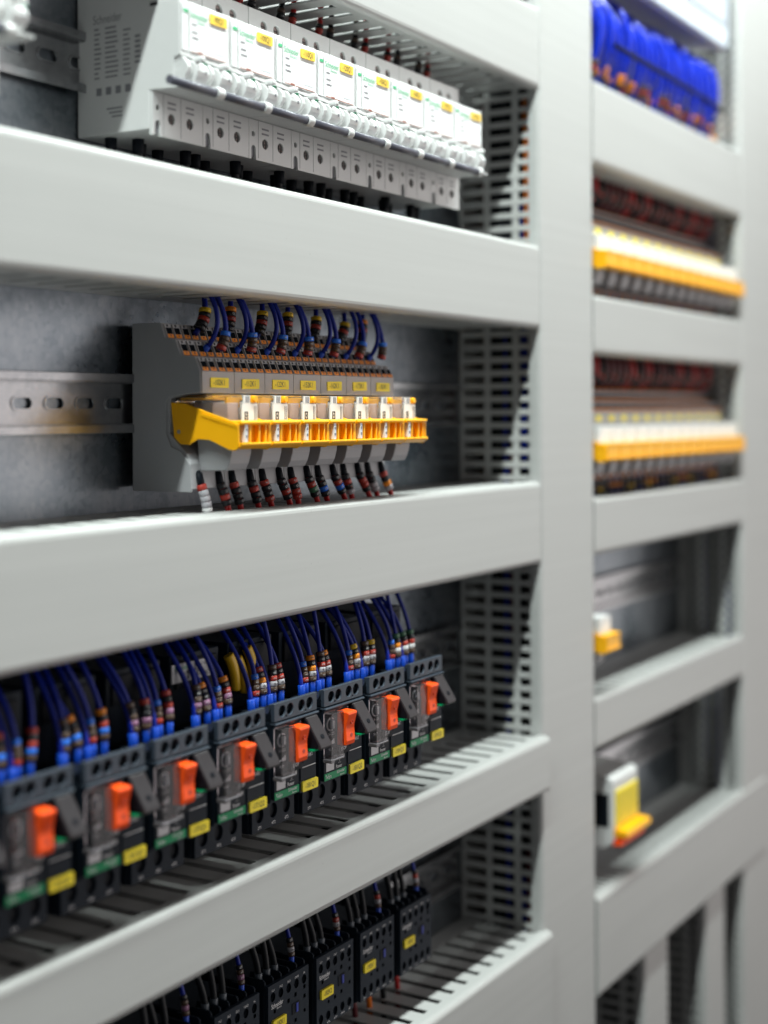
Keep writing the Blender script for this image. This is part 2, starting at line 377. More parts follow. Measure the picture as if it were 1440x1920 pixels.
# ------------------------------------------------------------------ DIN rails
def rail(label, x0, x1, zc, holes=True):
    t = thing('mounting_rail', label, 'rail', (x0, 0, zc), 'slotted steel mounting rails')
    L = x1-x0
    for s in (1, -1):
        MB().box(0, L, 0.0722, 0.0733, min(s*0.0130, s*0.0183), max(s*0.0130, s*0.0183)).build('lip', RAILM, t, 0.0004)
        MB().box(0, L, 0.0734, 0.0785, min(s*0.0124, s*0.0135), max(s*0.0124, s*0.0135)).build('flange', RAILM, t)
    hs = []
    if holes:
        x = 0.012
        while x < L-0.012: hs.append(rrect(x-0.0075, x+0.0075, -0.0032, 0.0032, 0.00315)); x += 0.0259
    MB().plate([(0, -0.0123), (L, -0.0123), (L, 0.0123), (0, 0.0123)], hs, 0.0778, 0.0792).build('web', RAILM, t)
    if holes:
        x = 0.012; me = cached('rim', lambda: MB().plate(rrect(-0.0087, 0.0087, -0.0044, 0.0044, 0.0043), [rrect(-0.0074, 0.0074, -0.0031, 0.0031, 0.003)], 0.0772, 0.0779).mesh('slot_rim', RAILM, 0.0003, 1))
        while x < L-0.012:
            if x0+x < 0.72 or x0+x > 0.92: obj('slot_rim', me, t, (x, 0, 0))
            x += 0.0259
    return t
rail('steel rail carrying the row of white breakers', 0.38, XP0-0.008, 0.21)
rail('slotted steel rail carrying the relay row with yellow labels', 0.384, XP0-0.008, 0.0065)
rail('steel rail carrying the orange-handled breakers', 0.40, XP0-0.008, -0.203)
rail('steel rail carrying the black contactors', 0.50, XP0-0.008, -0.396)
rail('steel rail behind the upper far row of amber relays', XP1+0.004, XQ0-0.006, 0.162, False)
rail('steel rail behind the lower far row of amber relays', XP1+0.004, XQ0-0.006, -0.0185, False)
rail('mostly empty steel rail with one amber relay at its left end', XP1+0.004, XQ0-0.006, -0.193)
rail('mostly empty steel rail carrying the white and yellow module', XP1+0.004, XQ0-0.006, -0.378)

# ------------------------------------------------------------------ wires
def wire(label, path, r, material, rings=None, r_ring=0.0027, s0=0.0, hring=0.0033, ferrule=None, fr=0.0022, fl=0.006, group=None, digits=False, name='wire', cat='wire', shroud=None):
    path = [Vector(p) for p in path]; base = path[0].copy()
    t = thing(name, label, cat, base, group)
    loc = [p-base for p in path]
    MB().tube(loc, r, 8).build('insulation', material, t)
    # arc-length lookup
    acc = [0.0]
    for a, b in zip(loc, loc[1:]): acc.append(acc[-1]+(b-a).length)
    def at(s):
        for i in range(len(acc)-1):
            if s <= acc[i+1] or i == len(acc)-2:
                f = (s-acc[i])/max(1e-9, acc[i+1]-acc[i]); return loc[i].lerp(loc[i+1], f), (loc[i+1]-loc[i]).normalized()
    if ferrule is not None:
        d = (loc[1]-loc[0]).normalized()
        me = cached(('ferr', ferrule.name, fr, fl), lambda: MB().cyl((0,0,-fl*0.5), (0,0,fl*0.55), fr, fr*0.92, 12).cyl((0,0,-fl*0.75), (0,0,-fl*0.5), fr*0.6, fr*0.9, 12).mesh('ferrule', ferrule, 0.0002, 1))
        o = obj('ferrule', me, t, loc[0]); o.rotation_euler = d.to_track_quat('Z', 'Y').to_euler()
    if rings:
        s = s0+hring/2
        for c in rings:
            p, d = at(s)
            me = cached(('ring', c, r_ring, hring), lambda: MB().cyl((0,0,-hring*0.48), (0,0,hring*0.48), r_ring, None, 12).mesh('marker_ring', RINGC[c], 0.0003, 1))
            o = obj('marker_ring', me, t, p); q = d.to_track_quat('Z', 'Y'); o.rotation_euler = q.to_euler()
            if digits:
                # number printed on the camera-facing side of the ring, reading along the wire
                dirw = q.inverted() @ Vector((-0.35, -0.93, 0)); dirw.z = 0; dirw.normalize()
                zax = dirw; xax = Vector((0, 0, 1)); yax = zax.cross(xax)
                mm = Matrix((xax, yax, zax)).transposed().to_euler()
                text(str(c), 0.0028, INKD if c not in (3, 4, 8, 9) else INK, o, dirw*(r_ring+0.00015), mm)
            s += hring
    return t

def jitter(o, dx=0.0003, da=1.4):
    cx = sum(v.co.x for v in o.data.vertices)/len(o.data.vertices); cz = sum(v.co.z for v in o.data.vertices)/len(o.data.vertices)
    a = R(random.uniform(-da, da)); c, s_ = math.cos(a), math.sin(a)
    o.rotation_euler = (0, a, 0)
    # turn about the sticker's own centre
    o.location = (cx-(c*cx+s_*cz)+random.uniform(-dx, dx), 0, cz-(-s_*cx+c*cz)+random.uniform(-dx, dx))
# ------------------------------------------------------------------ white miniature breakers
ZM = 0.21; WM = 0.0469
def make_mcb():
    t = thing('circuit_breaker', 'x', 'breaker', (0, 0, ZM), 'white breakers in the top row')
    W = WM-0.0003
    prof = [(0.0792,-0.0445),(0.0792,0.047),(0.0235,0.047),(0.0235,0.031),(0.016,0.0295),(0.0008,0.0282),(0.0008,-0.0042),(0.0052,-0.0055),(0.0052,-0.0200),(0.0015,-0.0215),(0.0015,-0.0232),(0.0235,-0.0220),(0.0235,-0.0445)]
    MB().prism(prof, 0, W).build('housing', WHITE, t, 0.0006, 2)
    # lower terminal face
    hx = (0.0175, 0.0345)
    holes = [circ(0.0048, -0.0315, 0.0019)]+[circ(x, -0.0365, 0.0034, 16) for x in hx]
    outer = [(0.0001,-0.0478),(0.0001,-0.0225),(W,-0.0225),(W,-0.0478),(0.0075,-0.0478)]+[(0.0048+0.0024*math.cos(R(a)), -0.0412+0.0024*math.sin(R(a))) for a in range(0, 181, 20)]+[(0.0024,-0.0478)]
    lf = MB().plate(outer, holes, 0.0212, 0.0234).build('lower_terminal_face', WHITE, t)
    for x in hx:
        sc = MB().cyl((x, 0.0229, -0.0365), (x, 0.0234, -0.0365), 0.0029, None, 16).build('terminal_screw', BRONZE, t)
        MB().box(x-0.0022, x+0.0022, 0.0226, 0.0231, -0.0369, -0.0361).box(x-0.0004, x+0.0004, 0.0225, 0.0230, -0.0387, -0.0343).build('screw_slot', INK, sc)
        for k, z in enumerate((-0.0272, -0.0303)):
            MB().box(x-0.0036, x+0.0036, 0.02095, 0.0214, z-0.0005, z+0.0006).build('marking', INKG, lf)
    MB().box(0.0098, 0.0100, 0.02105, 0.0214, -0.0464, -0.0228).box(0.0258, 0.0260, 0.02105, 0.0214, -0.0464, -0.0228).build('seam', INKG, lf)
    MB().box(0.002, 0.0078, 0.0228, 0.0234, -0.0463, -0.0388).build('notch_floor', INKG, t)
    # upper terminal face
    uh = [circ(x, 0.0395, 0.0033, 16) for x in (0.0165, 0.0305)]
    MB().plate([(0.0001,0.0312),(W,0.0312),(W,0.0486),(0.0001,0.0486)], uh, 0.0212, 0.0234).build('upper_terminal_face', WHITE, t, 0.0003, 1)
    for x in (0.0165, 0.0305):
        sc = MB().cyl((x, 0.0226, 0.0395), (x, 0.0234, 0.0395), 0.0029, None, 16).build('terminal_screw', BRONZE, t)
        MB().box(x-0.0022, x+0.0022, 0.0223, 0.0228, 0.0391, 0.0399).build('screw_slot', INK, sc)
    # label window
    li = MB().box(0.0078, W-0.0022, -0.0004, 0.0007, -0.0015, 0.0262).build('label_insert', LABELW, t, 0.0003, 1)
    MB().box(0.0012, 0.0066, -0.0003, 0.0007, -0.0015, 0.0262).build('side_insert', LABELW, t, 0.0003, 1)
    MB().plate(rrect(0.0020, 0.0062, 0.0208, 0.0228, 0.0009), [], -0.0006, 0).build('indicator', GREENL, t)
    text('Schneider', 0.0056, GREENL, li, (0.0082, -0.00055, 0.0205), align='LEFT', sx=0.72)
    text('Electric', 0.0026, GREENL, li, (0.0145, -0.00055, 0.0172), align='LEFT')
    for z, l in ((0.0152, 0.004), (0.0108, 0.005), (0.0075, 0.006)):
        MB().box(0.0098, 0.0098+l, -0.0006, -0.0003, z-0.0004, z+0.0004).build('print_line', INKG, li)
    MB().box(0.030, 0.0405, -0.00055, -0.0003, 0.0020, 0.0152).build('code_patch', mat('faint_patch', (0.66, 0.72, 0.76), 0.5, var=0.06, scale=1500), li)
    MB().box(0.0090, W-0.004, -0.0007, -0.0003, -0.0010, -0.0006).box(0.0155, 0.0195, -0.0007, -0.0003, -0.0012, 0.0002).build('print_line', INKR, li)
    MB().box(0.0, W, 0.0000, 0.0009, -0.0048, -0.0022).build('lower_lip', WHITE, t, 0.0003, 1)
    # toggles: rounded knobs with a thumb ridge
    def knob(w):
        pts = []
        for a in range(-80, 141, 20): pts.append((0.0060-0.0108*math.cos(R(a)), -0.0128+0.0080*math.sin(R(a))))
        pts += [(0.0100, -0.0062), (0.0100, -0.0190)]
        m = MB().prism(pts, 0, w, False)
        return m
    for x, wd in ((0.0012, 0.0032), (0.0080, 0.0108), (0.0236, 0.0026), (0.0302, 0.0108)):
        k = knob(wd).build('toggle', WHITE, t, 0.0012, 3, (x, 0.0005 if wd < 0.005 else -0.0012, 0.0012 if wd < 0.005 else 0))
        if wd > 0.005:
            MB().box(wd*0.05, wd*0.42, -0.0075, -0.001, -0.0078, -0.0040).build('thumb_ridge', WHITE, k, 0.0012, 2)
            MB().cyl((wd*0.72, -0.0052, -0.0128), (wd*0.72, -0.0040, -0.0128), 0.0009, None, 10).build('thumb_hole', INKG, k)
            MB().box(wd+0.0003, wd+0.0026, -0.0016, 0.0045, -0.0080, -0.0054).build('status_window', mat('status_green', (0.0, 0.10, 0.045), 0.4), k, 0.0004, 1)
    # tie bar
    MB().cyl((-0.0205, -0.0085, -0.0235), (0.0260, -0.0085, -0.0235), 0.0026, None, 14).build('tie_rod', ROD, t)
    MB().cyl((0.0205, -0.0085, -0.0235), (0.0268, -0.0085, -0.0235), 0.0036, None, 16).box(0.0215, 0.0258, -0.0080, 0.0055, -0.0232, -0.0195).build('rod_clip', WHITE, t, 0.0005, 2)
    MB().box(-0.0002, W-0.0005, -0.0050, 0.0016, -0.0226, -0.0213).build('ledge', WHITE, t, 0.0003, 1)
    return t
mcb_text = ['-90Q1', '-100Q1', '-110Q1', '-120Q1', '-150Q1', '-160Q1', '-170Q1', '-180Q1']
mcb_lab = ['leftmost white breaker of the top row, its printed side showing', 'second white breaker from the left in the top row', 'white breaker with yellow label reading -110Q1',
           'white breaker with yellow label reading -120Q1', 'white breaker just right of the one labelled -120Q1', 'white breaker second to the right of the one labelled -120Q1',
           'white breaker second from the right end of the top row', 'rightmost white breaker of the top row']
mcb0 = make_mcb(); mcbs = []
for i in range(8):
    o = mcb0 if i == 0 else copy_tree(mcb0)
    o.location = (0.6515+i*WM, 0, ZM); o['label'] = mcb_lab[i]; mcbs.append(o)
o = copy_tree(mcb0); o.location = (0.485, 0, ZM); o['label'] = 'blurred white breaker cut off at the upper left edge of the picture'; mcbs.append(o)
for i, o in enumerate(mcbs):
    y = MB().plate(rrect(0.0262, 0.0420, 0.0190, 0.0248, 0.0008), [], -0.0012, -0.0005).build('yellow_label', YELLOW2, o)
    text(mcb_text[i] if i < 8 else '-70Q1', 0.0050, INK, y, (0.0341, -0.0013, 0.0218), sx=0.74); jitter(y)
# printed side of the first breaker
sp = mcbs[0]; rotL = (math.pi/2, 0, -math.pi/2)
text('Schneider', 0.0075, INKG, sp, (-0.0002, 0.0665, 0.024), rotL, align='LEFT', sx=0.75, name='side_print')
pr = MB()
for k in range(11):
    z = 0.0185-k*0.0029
    for y0, y1 in ((0.0655, 0.0600), (0.0570, 0.0470), (0.0430, 0.0370)):
        if k in (0,) and y0 < 0.05: continue
        yy = y1+random.uniform(0, 0.0025)
        pr.box(-0.0002, 0.0002, yy, y0, z-0.0005, z+0.0005)
for k in range(4):
    pr.box(-0.0002, 0.0002, 0.0640-k*0.0075-0.004, 0.0640-k*0.0075, -0.021, -0.0165)
for k in range(6): pr.box(-0.0002, 0.0002, 0.030, 0.034, 0.010-k*0.003, 0.0115-k*0.003)
for k in range(3): pr.box(-0.0002, 0.0002, 0.044, 0.056-0.002*k, -0.030-k*0.0024, -0.029-k*0.0024)
pr.build('side_print', INKG, sp)
MB().box(-0.0002, 0.001, 0.0170, 0.0225, 0.0265, 0.0285).build('side_slot', INK, sp)

# wires below and above the white breakers
for i in range(8):
    bx = 0.6515+i*WM
    for k, xo in enumerate((0.0100, 0.0215, 0.0345)):
        x = bx+xo; yy = (0.062, 0.050, 0.056)[k]+random.uniform(-0.004, 0.004)
        lean = random.uniform(-0.004, 0.004)
        wire('black wire below the %s terminal of the %s white breaker from the left' % (('left', 'middle', 'right')[k], ORD[i]),
             bez((x, yy, ZM-0.0480), (x, yy, ZM-0.056), (x+lean, yy+0.002, ZM-0.066), (x+lean*1.6, yy+0.005, ZM-0.090)), 0.0028, BLACKW,
             rings=random.choice(([0, 0, 1], [0, 5, 0], [0, 1, 2], [0, 6, 0], [0, 8, 1])), r_ring=0.0036, s0=0.007, ferrule=BLACKP, fr=0.0038, fl=0.009, group='wires under the white breakers')
    for k, xo in enumerate((0.0165, 0.0305)):
        x = bx+xo
        wire('%s wire above the %s terminal of the %s white breaker from the left' % (('red', 'dark')[(i+k) % 2], ('left', 'right')[k], ORD[i]),
             bez((x, 0.043, ZM+0.0480), (x, 0.043, ZM+0.058), (x+0.003, 0.040, ZM+0.064), (x+0.006, 0.044, ZM+0.092)), 0.0020, (REDW, BLACKW)[(i+k) % 2],
             rings=([2, 0], [0, 1])[(i+k) % 2], r_ring=0.0029, s0=0.011, ferrule=(REDW, BLACKP)[(i+k) % 2], fr=0.0026, fl=0.008, group='wires above the white breakers')

# ------------------------------------------------------------------ relays with amber retaining levers
WR = 0.0323
BASE_P = [(0.0735,-0.046),(0.0735,0.056),(0.051,0.056),(0.0475,0.0465),(0.0395,0.0455),(0.0352,0.0355),(0.0245,0.0345),(0.0205,0.0258),(0.0200,0.0125),(0.0336,0.0119),(0.044,0.0095),(0.045,-0.012),(0.032,-0.024),(0.0285,-0.0305),(0.027,-0.046)]
RISERS = [((0.051,0.056),(0.0475,0.0465)), ((0.0395,0.0455),(0.0352,0.0355)), ((0.0245,0.0345),(0.0205,0.0258))]
def slab(mb, x0, x1, a, b, f0, f1, proud, sink=0.0004):
    # thin block lying on the slope from a (upper) to b (lower), between fractions f0..f1
    a, b = Vector(a), Vector(b); d = b-a; n = Vector((d.y, -d.x)).normalized()
    if n.x > 0: n = -n
    p0 = a+d*f0; p1 = a+d*f1
    q = [p0+n*proud, p1+n*proud, p1-n*sink, p0-n*sink]
    mb.prism([(v.x, v.y) for v in q], x0, x1)
    return mb
def make_relay(detail):
    t = thing('relay_module', 'x', 'relay', (0, 0, 0), 'relay modules with amber levers')
    W = WR-0.0003
    base = MB().prism(BASE_P, 0, W).build('socket', RGREY, t, 0.0004, 1)
    MB().prism([(0.021,0.0126),(0.0196,0.0126),(0.0196,0.0256),(0.0201,0.0262),(0.0215,0.0262)], 0.0001, W-0.0001).build('marker_strip', RGREY2, t)
    mo, mp, mn = MB(), MB(), MB()
    for ri, (a, b) in enumerate(RISERS):
        for k in range(4):
            x = 0.0010+k*0.0078+(0.0006 if k > 1 else 0)
            if detail:
                slab(MB(), x+0.0008, x+0.0064, a, b, 0.30, 0.69, 0.0004).build('clamp_opening', VOID, t)  # flat black slab painted as the shade of a recessed hole
                p = slab(MB(), x+0.0008, x+0.0064, a, b, 0.73, 0.97, 0.0009).build('release_button', PUSH, t, 0.0002, 1)
                slab(MB(), x+0.0030, x+0.0042, a, b, 0.08, 0.22, 0.0003).build('number_mark', INK, t)
                slab(MB(), x+0.0030, x+0.0042, a, b, 0.79, 0.90, 0.0011).build('button_slot', INKR, p)
                slab(MB(), x-0.0003, x+0.0002, a, b, 0.10, 1.0, 0.0010).build('divider', RGREY2, t)
            else:
                slab(mo, x+0.0008, x+0.0064, a, b, 0.30, 0.69, 0.0004); slab(mp, x+0.0008, x+0.0064, a, b, 0.73, 0.97, 0.0009)
    if not detail: mo.build('clamp_openings', VOID, t); mp.build('release_buttons', PUSH, t)
    # plugged in relay
    rc = MB().box(0.0030, 0.0286, 0.0008, 0.043, -0.0150, 0.0113).build('relay_case', CLEAR if detail else LABELW, t, 0.0009, 2)
    MB().box(0.0045, 0.0270, 0.014, 0.040, 0.0082, 0.0100).build('bobbin', AMBER, rc, 0.0005, 1)
    MB().cyl((0.0098, 0.016, -0.004), (0.0098, 0.036, -0.004), 0.0050, None, 16).build('coil', COPPER, rc)
    MB().box(0.0042, 0.0140, 0.0035, 0.0150, -0.0135, 0.0065).build('pale_filler', mat('filler_pink', (0.62, 0.46, 0.40), 0.5), rc, 0.0006, 1)  # pink filler put in so the clear case reads bright, as if reflecting
    MB().box(0.0150, 0.0265, 0.004, 0.036, -0.013, 0.0072).build('contact_block', mat('contact_cream', (0.72, 0.68, 0.66), 0.5), rc, 0.0008, 1)  # cream block enlarged so the clear case reads pale
    MB().box(0.0045, 0.0165, 0.0045, 0.0060, 0.0035, 0.0100).build('armature', AMBER, rc, 0.0004, 1)
    st = MB().box(0.0135 if detail else 0.004, 0.0288, -0.0004, 0.0006, -0.0150, 0.0060).box(0.0150 if detail else 0.0045, 0.0215 if detail else 0.0283, -0.0004, 0.0006, 0.0061, 0.0111).build('relay_sticker', LABELW, t)
    if detail: MB().cyl((0.0252, -0.0022, 0.0088), (0.0252, 0.001, 0.0088), 0.0021, None, 12).box(0.0228, 0.0275, -0.0005, 0.0008, 0.0065, 0.0110).build('test_button', AMBER, t, 0.0005, 2)
    if detail:
        lg = MB().plate(rrect(0.0158, 0.0192, -0.0042, 0.0012, 0.0004), [circ(0.0175, -0.0015, 0.0012, 10, 0.0021)], -0.0006, -0.00035).build('logo', INK, st)
        MB().box(0.0171, 0.0179, -0.0007, -0.0004, -0.0022, -0.0008).build('logo_centre', INK, st)
        text('NOTE', 0.0030, INKG, st, (0.0182, -0.00055, 0.0085), (math.pi/2, math.pi/2, 0), sx=0.6) if False else None
        for k in range(3): MB().box(0.0168+k*0.0014, 0.0175+k*0.0014, -0.0006, -0.0003, 0.0066, 0.0106).build('print_line', INKG, st)
        for k in range(2): MB().box(0.0255+k*0.0016, 0.0261+k*0.0016, -0.0006, -0.0003, -0.006, 0.0045).build('print_line', INKG, st)
    # retaining lever
    arm = [(0.0440,0.0070),(0.0335,0.0064),(0.0110,-0.0005),(-0.0050,-0.0050),(-0.0076,-0.0062),(-0.0078,-0.0200),(-0.0050,-0.0222),(0.0000,-0.0215),(0.0140,-0.0160),(0.0230,-0.0155),(0.0300,-0.0190),(0.0365,-0.0185),(0.0415,-0.0145)]
    lv = MB().prism(arm, -0.0002, 0.0012).build('lever', AMBER, t, 0.0003, 1)
    MB().prism(arm, W-0.0014, W).build('lever_arm', AMBER, lv, 0.0003, 1)
    rib = [(0.0200, 0.0005), (0.0205, -0.0015), (-0.0070, -0.0085), (-0.0072, -0.0066)]
    MB().prism(rib, -0.0007, -0.0001).build('arm_rib', AMBER, lv)
    MB().prism([(-0.0094,-0.0060),(-0.0092,-0.0046),(-0.0015,-0.0040),(-0.0015,-0.0058),(-0.0076,-0.0072)], 0.0008, W-0.0008).build('upper_lip', AMBER, lv, 0.0003, 1)
    MB().prism([(-0.0096,-0.0192),(-0.0100,-0.0182),(-0.0096,-0.0174),(-0.0030,-0.0178),(-0.0030,-0.0212),(-0.0056,-0.0214)], 0.0006, W-0.0006).build('lower_lip', AMBER, lv, 0.0003, 1)
    yw = -0.0045 if detail else -0.0088
    MB().box(0.0013, W-0.0015, yw, -0.0030, -0.0178, -0.0060).build('lever_web', AMBER, lv)
    for x in (0.0105, 0.0200, 0.0265): MB().box(x, x+0.0012, -0.0082, -0.0046, -0.0177, -0.0062).build('lever_rib', AMBER, lv)
    tg = MB().box(0.0052, 0.0082, -0.0086, -0.0047, -0.0172, -0.0066).build('white_tab', LABELW, lv, 0.0002, 1)
    if detail:
        for k in range(2): MB().box(0.0060, 0.0075, -0.0088, -0.0085, -0.0145+k*0.004, -0.0130+k*0.004).build('print_mark', INKG, tg)
        MB().cyl((-0.0006, 0.0375, -0.0110), (0.0005, 0.0375, -0.0110), 0.0012, None, 12).build('pivot_pin', STEEL, lv)
    # lower nose and lower terminals
    nose = [(0.031,-0.0150),(0.0070,-0.0165),(0.0040,-0.0185),(0.0046,-0.0250),(0.0062,-0.0305),(0.0085,-0.0345),(0.0290,-0.0352)]
    MB().prism(nose, 0.0090, 0.0290).build('lower_nose', RGREY, t, 0.0006, 2)
    for k, x in enumerate((0.0045, 0.0235)):
        p = MB().box(x, x+0.0042, 0.0262, 0.0285, -0.0410, -0.0362).build('release_button', PUSH, t, 0.0004, 1)
        MB().box(x+0.0014, x+0.0028, 0.0258, 0.0264, -0.0395, -0.0380).build('button_slot', INKR, p)
    return t
XR = 0.6946
relay0 = make_relay(True)
rels = []
rel_text = ['-102K1', '-112K1', '-122K1', '-152K1', '-162K1', '-172K1', '-182K1']
for i in range(7):
    o = relay0 if i == 0 else copy_tree(relay0)
    o.location = (XR+i*WR, 0, 0)
    rels.append(o)
    o['label'] = 'grey relay module with amber lever and yellow label reading '+rel_text[i] if i < 5 else ('grey relay module with amber lever, second from the right in its row' if i == 5 else 'rightmost grey relay module with amber lever in the near row')
for i, o in enumerate(rels):
    y = MB().plate(rrect(0.0076, 0.0256, 0.0158, 0.0220, 0.0007), [], 0.0190, 0.0197).build('yellow_label', YELLOW, o)
    text(rel_text[i], 0.0050, INK, y, (0.0160, 0.0189, 0.0189), sx=0.80); jitter(y)
# end plate details on the first module: thicker cheek
ch = [(0.0738,-0.0478),(0.0738,0.0563),(0.0508,0.0563),(0.0473,0.0470),(0.0393,0.0458),(0.0350,0.0358),(0.0243,0.0348),(0.0203,0.0260),(0.0198,0.0125),(0.0290,0.0122),(0.0440,0.0105),(0.0465,0.0070),(0.0465,-0.0125),(0.0430,-0.0200),(0.0350,-0.0230),(0.0282,-0.0305),(0.0268,-0.0478)]
MB().prism(ch, -0.0012, -0.0003).build('end_cheek', RGREY, relay0, 0.0003, 1)

# blue wires into the relays from above, and coded wires below
for i in range(7):
    x0 = XR+i*WR; jx = random.uniform(-0.003, 0.003)
    nm = 'the relay labelled '+rel_text[i] if i < 5 else ('the second last relay' if i == 5 else 'the rightmost near relay')
    a = Vector((x0+0.0255, 0.0375, 0.0400))
    wire('blue wire plugged into the middle terminals of '+nm, bez(a, a+Vector((0.003,-0.009,0.010)), a+Vector((0.006+jx,-0.010,0.022)), a+Vector((-0.002+jx, -0.001, 0.040))), 0.00165, BLUEW, ferrule=FERR, fr=0.0023, fl=0.006, group='blue wires above the relays')
    b = Vector((x0+0.0310, 0.0300, 0.0395))
    wire('blue wire with short blue and brown marker sleeve beside '+nm, bez(b, b+Vector((0.0035+jx,-0.003,0.010)), b+Vector((0.007+jx*2,-0.002,0.022)), b+Vector((-0.006+jx*2, 0.006, 0.044))), 0.0017, BLUEW,
         rings=[2, 1, 1, 6], r_ring=0.0033, hring=0.0031, s0=0.0005, group='blue wires above the relays', digits=i in (1, 2, 3))
    c = Vector((x0+0.0265, 0.0465, 0.0500))
    wire('dark sleeved wire behind the blue wires of '+nm, bez(c, c+Vector((0.004+jx,-0.003,0.006)), c+Vector((0.010+jx*3,-0.003,0.014)), c+Vector((0.008, 0.002, 0.036))), 0.0018, BLUEW,
         rings=[0, 0, 2, 0, (4, 3, 4, 4, 4, 4, 3)[i]], r_ring=0.0039, hring=0.0031, s0=0.004, group='dark sleeved wires behind the relays', digits=i in (1, 2, 3))
low_seq = [[2, 8, 8, 8, 9], [0, 0, 2, 0], [2, 0, 0, 0], [0, 2, 0, 0], [2, 0, 0, 2], [0, 0, 2, 0], [2, 0, 2, 2], [0, 2, 5, 0], [0, 0, 6, 0], [0, 2, 6, 0], [0, 2, 0, 8], [0, 2, 2, 0], [0, 0, 8, 8], [2, 0, 3, 8]]
q = 0
for i in range(7):
    for k, xo in enumerate((0.0066, 0.0256)):
        x = XR+i*WR+xo; dx = 0.003+0.0005*q+random.uniform(0, 0.004)
        if k == 0: dx *= 0.75
        a = Vector((x, 0.0272, -0.0400))
        pth = bez(a, a+Vector((0, -0.002, -0.007)), a+Vector((dx*0.6, -0.006, -0.014)), a+Vector((dx*1.7, -0.002, -0.036)))
        wire('red wire with %s and %s rings, %s from left below the near relays' % (CNAME[low_seq[q][0]], CNAME[low_seq[q][2]], ORD[q]), pth, 0.0020, REDW,
             rings=low_seq[q], r_ring=0.0032, hring=0.0036, s0=0.0035, ferrule=BLACKP, fr=0.0028, fl=0.007, group='marker-ringed wires below the relays', digits=4 <= q <= 9)
        q += 1

